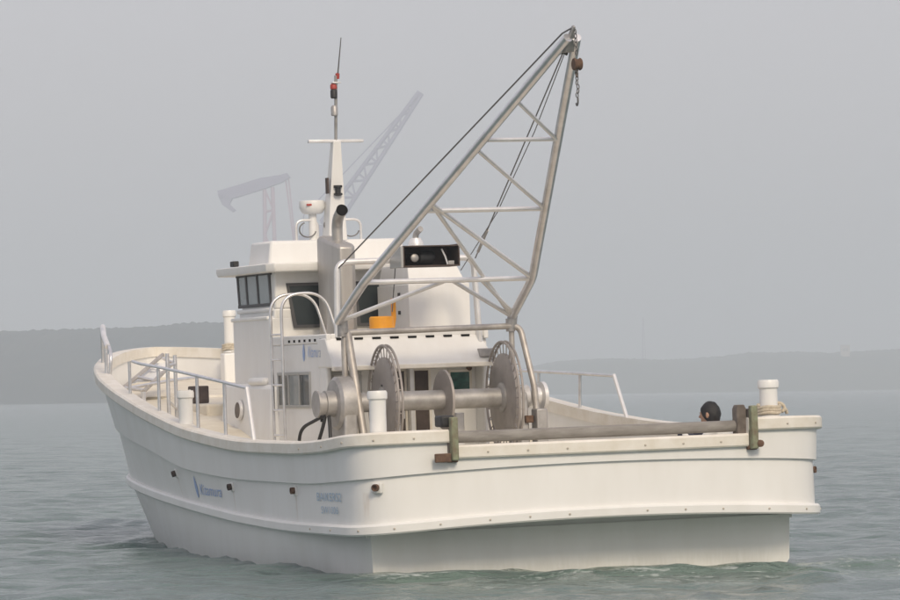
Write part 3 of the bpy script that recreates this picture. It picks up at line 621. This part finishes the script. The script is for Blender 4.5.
# ------------------------------------------------------------------ the seated person
def blob(s, a, b, ra, rb, n=14):                            # tapered capsule
    a, b = Vector(a), Vector(b); d = b-a; L = d.length; prof = []
    for k in range(7): q = -math.pi/2+k/6*math.pi/2; prof.append((math.sin(q)*ra, max(math.cos(q)*ra, .0005)))
    for k in range(7): q = k/6*math.pi/2; prof.append((L+math.sin(q)*rb, max(math.cos(q)*rb, .0005)))
    s.lathe(a, d, prof, n)
def ell(s, c, r, n=18):
    c = Vector(c); vs = []; prof = [(-math.cos(math.pi*k/10), max(math.sin(math.pi*k/10), .002)) for k in range(11)]
    t = MB(); t.lathe((0, 0, 0), (0, 0, 1), prof, n)
    s.add([(c.x+v[0]*r[0], c.y+v[1]*r[1], c.z+v[2]*r[2]) for v in t.v], t.f)
B = MB(); HD = Vector((.17, 0, .60))
ell(B, (0, 0, .13), (.15, .18, .12)); blob(B, (.02, 0, .18), (.07, 0, .36), .135, .14); ell(B, (.08, 0, .40), (.115, .185, .11))
blob(B, (.10, 0, .44), (.14, 0, .53), .058, .052)
ell(B, HD, (.100, .078, .115)); ell(B, HD+Vector((.035, 0, -.045)), (.062, .058, .072)); ell(B, HD+Vector((.072, 0, -.085)), (.03, .035, .025))
blob(B, HD+Vector((.095, 0, .0)), HD+Vector((.112, 0, -.028)), .010, .014); ell(B, HD+Vector((.088, 0, -.058)), (.012, .024, .009))
for s in (1, -1):
    ell(B, HD+Vector((-.005, s*.08, -.01)), (.02, .012, .032)); ell(B, HD+Vector((.088, s*.03, .012)), (.012, .016, .009))
    blob(B, (.05, s*.09, .12), (.40, s*.15, .40), .088, .062); blob(B, (.40, s*.15, .40), (.50, s*.15, .07), .06, .04)
    blob(B, (.48, s*.15, .04), (.68, s*.17, .03), .042, .034)
    blob(B, (.08, s*.19, .43), (.22, s*.26, .24), .058, .045); blob(B, (.22, s*.26, .24), (.40, s*.19, .44), .042, .028)
    blob(B, (.40, s*.19, .44), (.455, s*.165, .47), .034, .036)
    for k, (dy, L) in enumerate(((-.03, .05), (-.01, .06), (.012, .055), (.032, .042))):
        p = Vector((.475, s*(.165-dy*.8), .475)); q = p+Vector((L*.55, 0, -.004)); e = q+Vector((L*.35, 0, -L*.6))
        blob(B, p, q, .0095, .009, 8); blob(B, q, e, .009, .008, 8)
    blob(B, (.42, s*.135, .46), (.46, s*.105, .45), .011, .009, 8)
me = B.mesh('person', [M['skin'], M['shirt'], M['trousers'], M['black']])
pn = bpy.data.objects.new('person', me); COL.objects.link(pn)
r_ = pn.modifiers.new('r', 'REMESH'); r_.mode = 'VOXEL'; r_.voxel_size = .0075; r_.use_smooth_shade = True
sm_ = pn.modifiers.new('s', 'SMOOTH'); sm_.iterations = 2; sm_.factor = .5
me2 = bpy.data.meshes.new_from_object(pn.evaluated_get(bpy.context.evaluated_depsgraph_get())); pn.modifiers.clear(); pn.data = me2
me2.materials.clear()
for k in ('skin', 'shirt', 'trousers', 'black'): me2.materials.append(M[k])
for p in me2.polygons:
    c = p.center; hand = c.x > .375 and abs(c.y) > .085 and c.z > .435 or (c.x > .44 and c.z > .42)
    p.use_smooth = True
    p.material_index = 3 if (c.z < .09 and c.x > .40) else 0 if (c.z > .50 or hand) else 2 if (c.z < .17 or (c.x > .25 and not (c.z > .26 and abs(c.y) > .20 and c.x < .38))) else 1
tag(pn, 'person with short black hair sitting low on the aft deck behind the stern roller', 'person')
onboard(pn, (.45, -1.74, .845), Matrix.Rotation(math.atan2(.68, .73), 4, 'Z'))
hr = MB(); N = 26; rows = []
for k in range(13):
    th = k/12*2.0; row = []
    for j in range(N):
        ph_ = 2*math.pi*j/N; front = math.cos(ph_)
        lim = .95+1.45*min((1-front)/1.2, 1)**.65
        t2 = min(th*lim/2.0*1.0, lim); w = 1.08+.035*math.sin(j*5.1+k*2.3)+.025*math.sin(j*2.3-k*1.7)
        row.append(Vector((math.sin(t2)*math.cos(ph_)*.100*w-.004, math.sin(t2)*math.sin(ph_)*.080*w, math.cos(t2)*.115*w))+HD)
    rows.append(row)
hr.rings(rows, cap0=True); ho = hr.build('hair', M['hair'], pn, 60)
so_ = ho.modifiers.new('thick', 'SOLIDIFY'); so_.thickness = .012; so_.offset = -1
for s in (1, -1):
    e_ = MB(); ell(e_, HD+Vector((.0965, s*.03, .013)), (.0055, .009, .0055), 10); e_.build('eye', M['black'], pn, 40)

# ------------------------------------------------------------------ sea
AXu = (math.cos(AIM), -math.sin(AIM)); LTu = (-math.sin(AIM), -math.cos(AIM))
def grow(x, st, stages):                                    # spacing that widens away from the boat
    out = []
    for g, end in stages:
        while x < end: st *= g; x += st; out.append(min(x, end))
    return out
gu = np.array([28-q for q in grow(0, .12, ((1.02, 40), (1.08, 5600)))[::-1]] + list(np.arange(28, 58, .12)) + grow(58, .12, ((1.0045, 210), (1.06, 6000))))
side_ = grow(6.5, .09, ((1.013, 32), (1.07, 5800)))
gv = np.array([-q for q in side_[::-1]] + list(np.arange(-6.45, 6.46, .09)) + side_)
Ug, Vg = np.meshgrid(gu, gv, indexing='ij')
X = CAM.x + Ug*AXu[0] + Vg*LTu[0]; Y = CAM.y + Ug*AXu[1] + Vg*LTu[1]
gx, gy = gu, gv
hx = np.gradient(gx)[:, None]; hy = np.gradient(gy)[None, :]; hmax = np.maximum(hx, hy)
Z = np.zeros_like(X); rng = np.random.RandomState(3)
wind = math.atan2(.25, 1.0)
for k in range(150):
    lam = .26*(2.8/.26)**(rng.rand()**1.2); th = wind+rng.normal(0, .8)
    amp = .0037*lam**.45*rng.uniform(.5, 1.2); kk = 2*math.pi/lam; ph_ = rng.rand()*2*math.pi
    fade = np.clip((lam/hmax-2.2)/3, 0, 1)
    arg = kk*(X*math.cos(th)+Y*math.sin(th))+ph_+.8*np.sin(X*.21*math.cos(k)+Y*.23*math.sin(k)+k)
    gust = .65+.35*np.sin(X*.17*math.cos(k*1.7)+Y*.19*math.sin(k*1.7)+2.1*k)
    Z += fade*amp*gust*(np.sin(arg)+.3*np.sin(2*arg))
def ridge(x0, y0, x1, y1, wd, h, rough=.35):
    global Z
    dx, dy = x1-x0, y1-y0; L = math.hypot(dx, dy); t = ((X-x0)*dx+(Y-y0)*dy)/L; d = (-(X-x0)*dy+(Y-y0)*dx)/L
    d = d+.25*wd*np.sin(t*2.1+1)+.12*wd*np.sin(t*5.3)
    e = np.clip(t/1.0, 0, 1)*np.clip((L-t)/1.5, 0, 1)
    Z = Z+h*e*np.exp(-(d/wd)**2)*(1+rough*np.sin(t*6.1+.7)+rough*.7*np.sin(t*11.7+d*9))
ridge(-1.2, 2.9, -1.6, -5.5, .2, .05); ridge(-2.3, 3.2, -2.9, -7.5, .28, .03); ridge(-3.6, 1.5, -4.3, -6.5, .3, .025)
ridge(11.2, 1.1, 9.9, 4.3, .06, .018, .6); ridge(10.8, 1.5, -.5, 2.55, .12, .016, .6)
nx_, ny_ = X.shape
v = np.stack([X, Y, Z], -1).reshape(-1, 3).astype(np.float32)
idx = np.arange(nx_*ny_).reshape(nx_, ny_)
q = np.stack([idx[:-1, :-1], idx[1:, :-1], idx[1:, 1:], idx[:-1, 1:]], -1).reshape(-1, 4).astype(np.int32)
sm = bpy.data.meshes.new('sea'); sm.vertices.add(len(v)); sm.vertices.foreach_set('co', v.ravel())
sm.loops.add(q.size); sm.loops.foreach_set('vertex_index', q.ravel())
sm.polygons.add(len(q)); sm.polygons.foreach_set('loop_start', np.arange(0, q.size, 4, dtype=np.int32)); sm.polygons.foreach_set('loop_total', np.full(len(q), 4, np.int32))
sm.update(calc_edges=True); sm.validate(); sm.shade_smooth()
sea = obj('sea', sm); tag(sea, kind='structure')
m = bpy.data.materials.new('sea_water'); m.use_nodes = True; t = m.node_tree; b = t.nodes['Principled BSDF']
b.inputs['Base Color'].default_value = (.105, .158, .152, 1); b.inputs['Roughness'].default_value = .14; b.inputs['IOR'].default_value = 1.33
tc = t.nodes.new('ShaderNodeTexCoord')
def noise(scale, det, stretch=(1, 1, 1), rough=.55):
    mp = t.nodes.new('ShaderNodeMapping'); mp.inputs['Scale'].default_value = stretch; mp.inputs['Rotation'].default_value = (0, 0, wind)
    n = t.nodes.new('ShaderNodeTexNoise'); n.inputs['Scale'].default_value = scale; n.inputs['Detail'].default_value = det; n.inputs['Roughness'].default_value = rough
    t.links.new(tc.outputs['Object'], mp.inputs['Vector']); t.links.new(mp.outputs[0], n.inputs['Vector']); return n
n1 = noise(3.6, 6, (1, .6, 1)); n2 = noise(.35, 4, (1, .5, 1)); n3 = noise(9, 3); n4 = noise(.10, 5, (1, .45, 1), .6)
b1 = t.nodes.new('ShaderNodeBump'); b1.inputs['Strength'].default_value = 1; b1.inputs['Distance'].default_value = .09
b2 = t.nodes.new('ShaderNodeBump'); b2.inputs['Strength'].default_value = 1; b2.inputs['Distance'].default_value = .36
b3 = t.nodes.new('ShaderNodeBump'); b3.inputs['Strength'].default_value = .8; b3.inputs['Distance'].default_value = .02
t.links.new(n2.outputs[0], b2.inputs['Height']); t.links.new(n1.outputs[0], b1.inputs['Height']); t.links.new(n3.outputs[0], b3.inputs['Height'])
b4 = t.nodes.new('ShaderNodeBump'); b4.inputs['Strength'].default_value = 1; b4.inputs['Distance'].default_value = .7
t.links.new(n4.outputs[0], b4.inputs['Height']); t.links.new(b4.outputs[0], b2.inputs['Normal'])
t.links.new(b2.outputs[0], b1.inputs['Normal']); t.links.new(b1.outputs[0], b3.inputs['Normal']); t.links.new(b3.outputs[0], b.inputs['Normal'])
# churned foam astern of the transom: bubbles and froth have a place and a shape of their own
sx = t.nodes.new('ShaderNodeSeparateXYZ'); t.links.new(tc.outputs['Object'], sx.inputs[0])
def mr(src, a, c, o0, o1):
    r = t.nodes.new('ShaderNodeMapRange'); r.inputs[1].default_value = a; r.inputs[2].default_value = c; r.inputs[3].default_value = o0; r.inputs[4].default_value = o1
    t.links.new(src, r.inputs[0]); return r.outputs[0]
def mul(a, c, op='MULTIPLY'):
    r = t.nodes.new('ShaderNodeMath'); r.operation = op
    for i, q_ in enumerate((a, c)):
        if isinstance(q_, float): r.inputs[i].default_value = q_
        else: t.links.new(q_, r.inputs[i])
    return r.outputs[0]
zone = mul(mul(mr(sx.outputs[0], -4.5, -.8, 0, 1), mr(sx.outputs[0], .1, .6, 1, 0)), mul(mr(sx.outputs[1], -4.5, -2.5, 0, 1), mr(sx.outputs[1], 2.3, 3.0, 1, 0)))
nf = noise(3.2, 6, (1, .6, 1), .65); nf2 = noise(11, 4)
fm = mr(mul(mul(nf.outputs[0], .65), mul(nf2.outputs[0], .35), 'ADD'), .53, .63, 0, .85)
z2 = mul(mul(mr(sx.outputs[0], -1.0, -.15, 0, 1), mr(sx.outputs[0], .1, .5, 1, 0)), mul(mr(sx.outputs[1], -2.9, -2.3, 0, 1), mr(sx.outputs[1], 2.2, 2.6, 1, 0)))
fm2 = mr(mul(mul(nf.outputs[0], .55), mul(nf2.outputs[0], .45), 'ADD'), .47, .60, 0, .9)
fmask = mul(mul(fm, zone), mul(fm2, z2), 'MAXIMUM')
cm = t.nodes.new('ShaderNodeMix'); cm.data_type = 'RGBA'; cm.inputs[6].default_value = (.105, .158, .152, 1); cm.inputs[7].default_value = (.62, .66, .64, 1)
gm = t.nodes.new('ShaderNodeMix'); gm.data_type = 'RGBA'; gm.inputs[6].default_value = (.105, .158, .152, 1); gm.inputs[7].default_value = (.105, .165, .135, 1)
t.links.new(zone, gm.inputs[0]); t.links.new(gm.outputs[2], cm.inputs[6])
t.links.new(fmask, cm.inputs[0]); t.links.new(cm.outputs[2], b.inputs['Base Color']); t.links.new(mr(fmask, 0, 1, .14, .7), b.inputs['Roughness'])
sm.materials.append(m)

# ------------------------------------------------------------------ far shore
AX = Vector((math.cos(AIM), -math.sin(AIM), 0)); LT = Vector((-math.sin(AIM), -math.cos(AIM), 0)); O_ = Vector((CAM.x, CAM.y, 0))
def far(dist, lat, z=0): return O_+AX*dist+LT*lat+Vector((0, 0, z))
def fbm(u, seed, octs=6, base=1.):
    r = np.random.RandomState(seed); o = np.zeros_like(u)
    for k in range(octs):
        for j in range(3): o += np.sin(u*base*2**k*r.uniform(.7, 1.3)+r.rand()*6.28)*.5**k/3
    return o
def hill(name, m, dist, depth, prof, seed, nlat, tree):
    la = np.linspace(prof[0][0], prof[-1][0], nlat); hh = np.array([pchip(prof)(x) for x in la]); nd = 14
    s = MB(); rows = []
    rn = np.random.RandomState(seed)
    for i in range(nd):
        f = i/(nd-1); prof_ = math.sin(min(f*1.35, 1)*math.pi/2)**.7 if f < .75 else math.sin((1-f)/.25*math.pi/2)
        zz = hh*prof_*(1+.03*fbm(la*.02+i*.7, seed))+tree*prof_*(.5*fbm(la*.12, seed+i, 6)+.9*(rn.rand(nlat)-.3))*np.clip(hh/10, 0, 1)
        dd = dist+depth*f+depth*.10*fbm(la*.01, seed+5)
        rows.append([far(dd[j], la[j], max(zz[j], -.5) if 0 < i < nd-1 else -1.5) for j in range(nlat)])
    s.rings(rows, close=False); o = s.build(name, M[m], None, 80); tag(o, kind='structure'); return o
hill('hills', 'hillM', 1500, 260, [(-900, 20), (-600, 30), (-400, 33), (-250, 29), (-169, 30), (-130, 30.5), (-85, 32.5), (-60, 30), (-40, 18), (-15, 3), (-5, -1)], 11, 900, 1.1)
hill('hills', 'farhillM', 2600, 400, [(-5, -1), (10, 3), (35, 12), (57, 20), (98, 25), (130, 24.5), (165, 23.5), (200, 26), (235, 27.5), (270, 26.5), (300, 28), (500, 36), (800, 30), (1200, 26)], 23, 700, 1.0)
hill('hills', 'farhillM', 3600, 500, [(-1500, 26), (-800, 28), (-300, 18), (-60, 4), (0, 8), (200, 26), (420, 34), (700, 36), (1500, 36)], 31, 300, 2.0)
qy = MB().box(-60, 160, -45, 45, -2, 2.2).build('quay', M['land']); qy.matrix_world = Matrix.Translation(far(2010, -60)) @ Matrix.Rotation(-AIM, 4, 'Z'); tag(qy, kind='structure')
# buildings and a mast on the far ridge
bd = obj('hilltop_building', None); bd.matrix_world = Matrix.Translation(far(2780, 274, 24)) @ Matrix.Rotation(-AIM, 4, 'Z')
tag(bd, 'pale block building standing on the far ridge in the haze', 'building')
MB().box(-3, 3, -3, 3, -4, 7).build('wall', M['concrete'], bd); MB().box(-3.2, 3.2, -3.2, 3.2, 7, 7.5).build('roof', M['concrete'], bd)
for k in range(2): MB().box(-3.1, -2.9, -1.9+k*2.2, -.4+k*2.2, 3.2, 5.2).build('window', M['pane'], bd)
tw = obj('radio_mast', None); tw.matrix_world = Matrix.Translation(far(2760, 133, 20)); tag(tw, 'thin lattice radio mast rising from the far hazy ridge', 'mast')
for a in (0, 2.09, 4.19): MB().tube([(1.6*math.cos(a), 1.6*math.sin(a), 0), (.3*math.cos(a), .3*math.sin(a), 32)], .09, 6).build('leg', M['craneP'], tw)
for k in range(7):
    z = 2+k*4.2; r = 1.6-1.3*z/32
    MB().tube([(r*math.cos(a), r*math.sin(a), z) for a in (0, 2.09, 4.19, 6.28)], .05, 5).build('brace', M['craneP'], tw)
# ------------------------------------------------------------------ shipyard cranes (frame: x along the view of the quay, y to its left, z up)
def crane_frame(name, lat, label):
    o = obj(name, None); o.matrix_world = Matrix.Translation(far(2000, lat, 2.2)) @ Matrix.Rotation(math.atan2(LT.y, LT.x), 4, 'Z'); tag(o, label, 'crane', 'shipyard cranes across the water'); return o
px2 = lambda px, py: ((px-450)/2.0, 0, (393.4-.0142*(px-450)-py)/2.0-.5)       # metres along and above the quay, cranes' own drawing units
def lattice(name, a0, a1, b0, b1, n, r, m, parent, depth0=3., depth1=1.5):
    a0, a1, b0, b1 = map(Vector, (a0, a1, b0, b1)); j = obj(name, None, parent)
    for sgn in (-1, 1):
        for p, q_ in ((a0, a1), (b0, b1)):
            MB().tube([p+Vector((0, sgn*depth0, 0)), q_+Vector((0, sgn*depth1, 0))], r, 6).build('chord', M[m], j)
        lc = MB()
        for k in range(n):
            t0, t1 = k/n, (k+1)/n; d_ = depth0+(depth1-depth0)*t0
            o_ = Vector((0, sgn*d_, 0)); A, Bp = a0.lerp(a1, t0), b0.lerp(b1, t0); A2, B2 = a0.lerp(a1, t1), b0.lerp(b1, t1)
            lc.tube([A+o_, (B2 if k % 2 else Bp)+o_], r*.55, 5); lc.tube([(A if k % 2 else A2)+o_, Bp.lerp(B2, 0 if k % 2 == 0 else 1)+o_], r*.5, 5)
        lc.build('lacing', M[m], j)
    return j
c1 = crane_frame('shipyard_crane', 0, 'faded crane with a solid sloping beam hooked down at its end, beyond the wheelhouse')
q_ = px2
def slab(name, pts, m, parent, d=3.):
    s = MB(); s.rings([[Vector((p[0], -d, p[2])) for p in pts], [Vector((p[0], d, p[2])) for p in pts]], cap0=True, cap1=True); return s.build(name, M[m], parent)
slab('beam', [q_(219, 191), q_(222, 199), q_(236, 198), q_(268, 188), q_(284, 182), q_(292, 177), q_(289, 173), q_(282, 175), q_(262, 178), q_(240, 185)], 'craneP', c1, 4)
slab('hooked_end', [q_(219, 194), q_(224, 205), q_(234, 212), q_(237, 210), q_(231, 204), q_(234, 198)], 'craneP', c1, 4)
lattice('tower', (q_(265, 0)[0], 0, 0), q_(266, 189), (q_(279, 0)[0], 0, 0), q_(274, 187), 9, .9, 'craneR', c1, 3.5, 2.5)
for o_ in (-2, 2): MB().tube([q_(287, 178), (q_(303, 0)[0], 0, 40)], .45, 5).build('back_stay', M['craneR'], c1) if o_ < 0 else None
MB().tube([q_(290, 178), (q_(310, 0)[0], 0, 0)], .45, 5).build('back_stay', M['craneR'], c1)
c2 = crane_frame('shipyard_crane', 0, 'faded luffing crane with a long lattice jib raised behind the mast')
lattice('jib', q_(322, 222), q_(422, 91), q_(334, 232), q_(425, 93), 16, 1.0, 'craneP', c2, 3, 1)
lattice('tower', (q_(318, 0)[0], 0, 0), q_(322, 225), (q_(338, 0)[0], 0, 0), q_(334, 232), 8, 1.2, 'craneP', c2, 5, 3.5)
slab('machinery_house', [q_(300, 262), q_(300, 236), q_(338, 232), q_(340, 262)], 'craneP', c2, 6)
MB().tube([q_(424, 92), q_(305, 215), q_(303, 238)], .35, 5).build('luffing_stay', M['craneP'], c2)

# ------------------------------------------------------------------ haze
hz = MB().box(-6200, 6200, -6200, 6200, -3, 190).build('haze', [], None); hz.data.materials.clear()
hm = bpy.data.materials.new('haze'); hm.use_nodes = True; ht = hm.node_tree; ht.nodes.clear()
pv = ht.nodes.new('ShaderNodeVolumePrincipled'); pv.inputs['Color'].default_value = (.885, .945, 1.0, 1); pv.inputs['Density'].default_value = 7e-4; pv.inputs['Anisotropy'].default_value = 0.1
ho_ = ht.nodes.new('ShaderNodeOutputMaterial'); ht.links.new(pv.outputs[0], ho_.inputs['Volume']); hz.data.materials.append(hm)
tag(hz, kind='stuff')
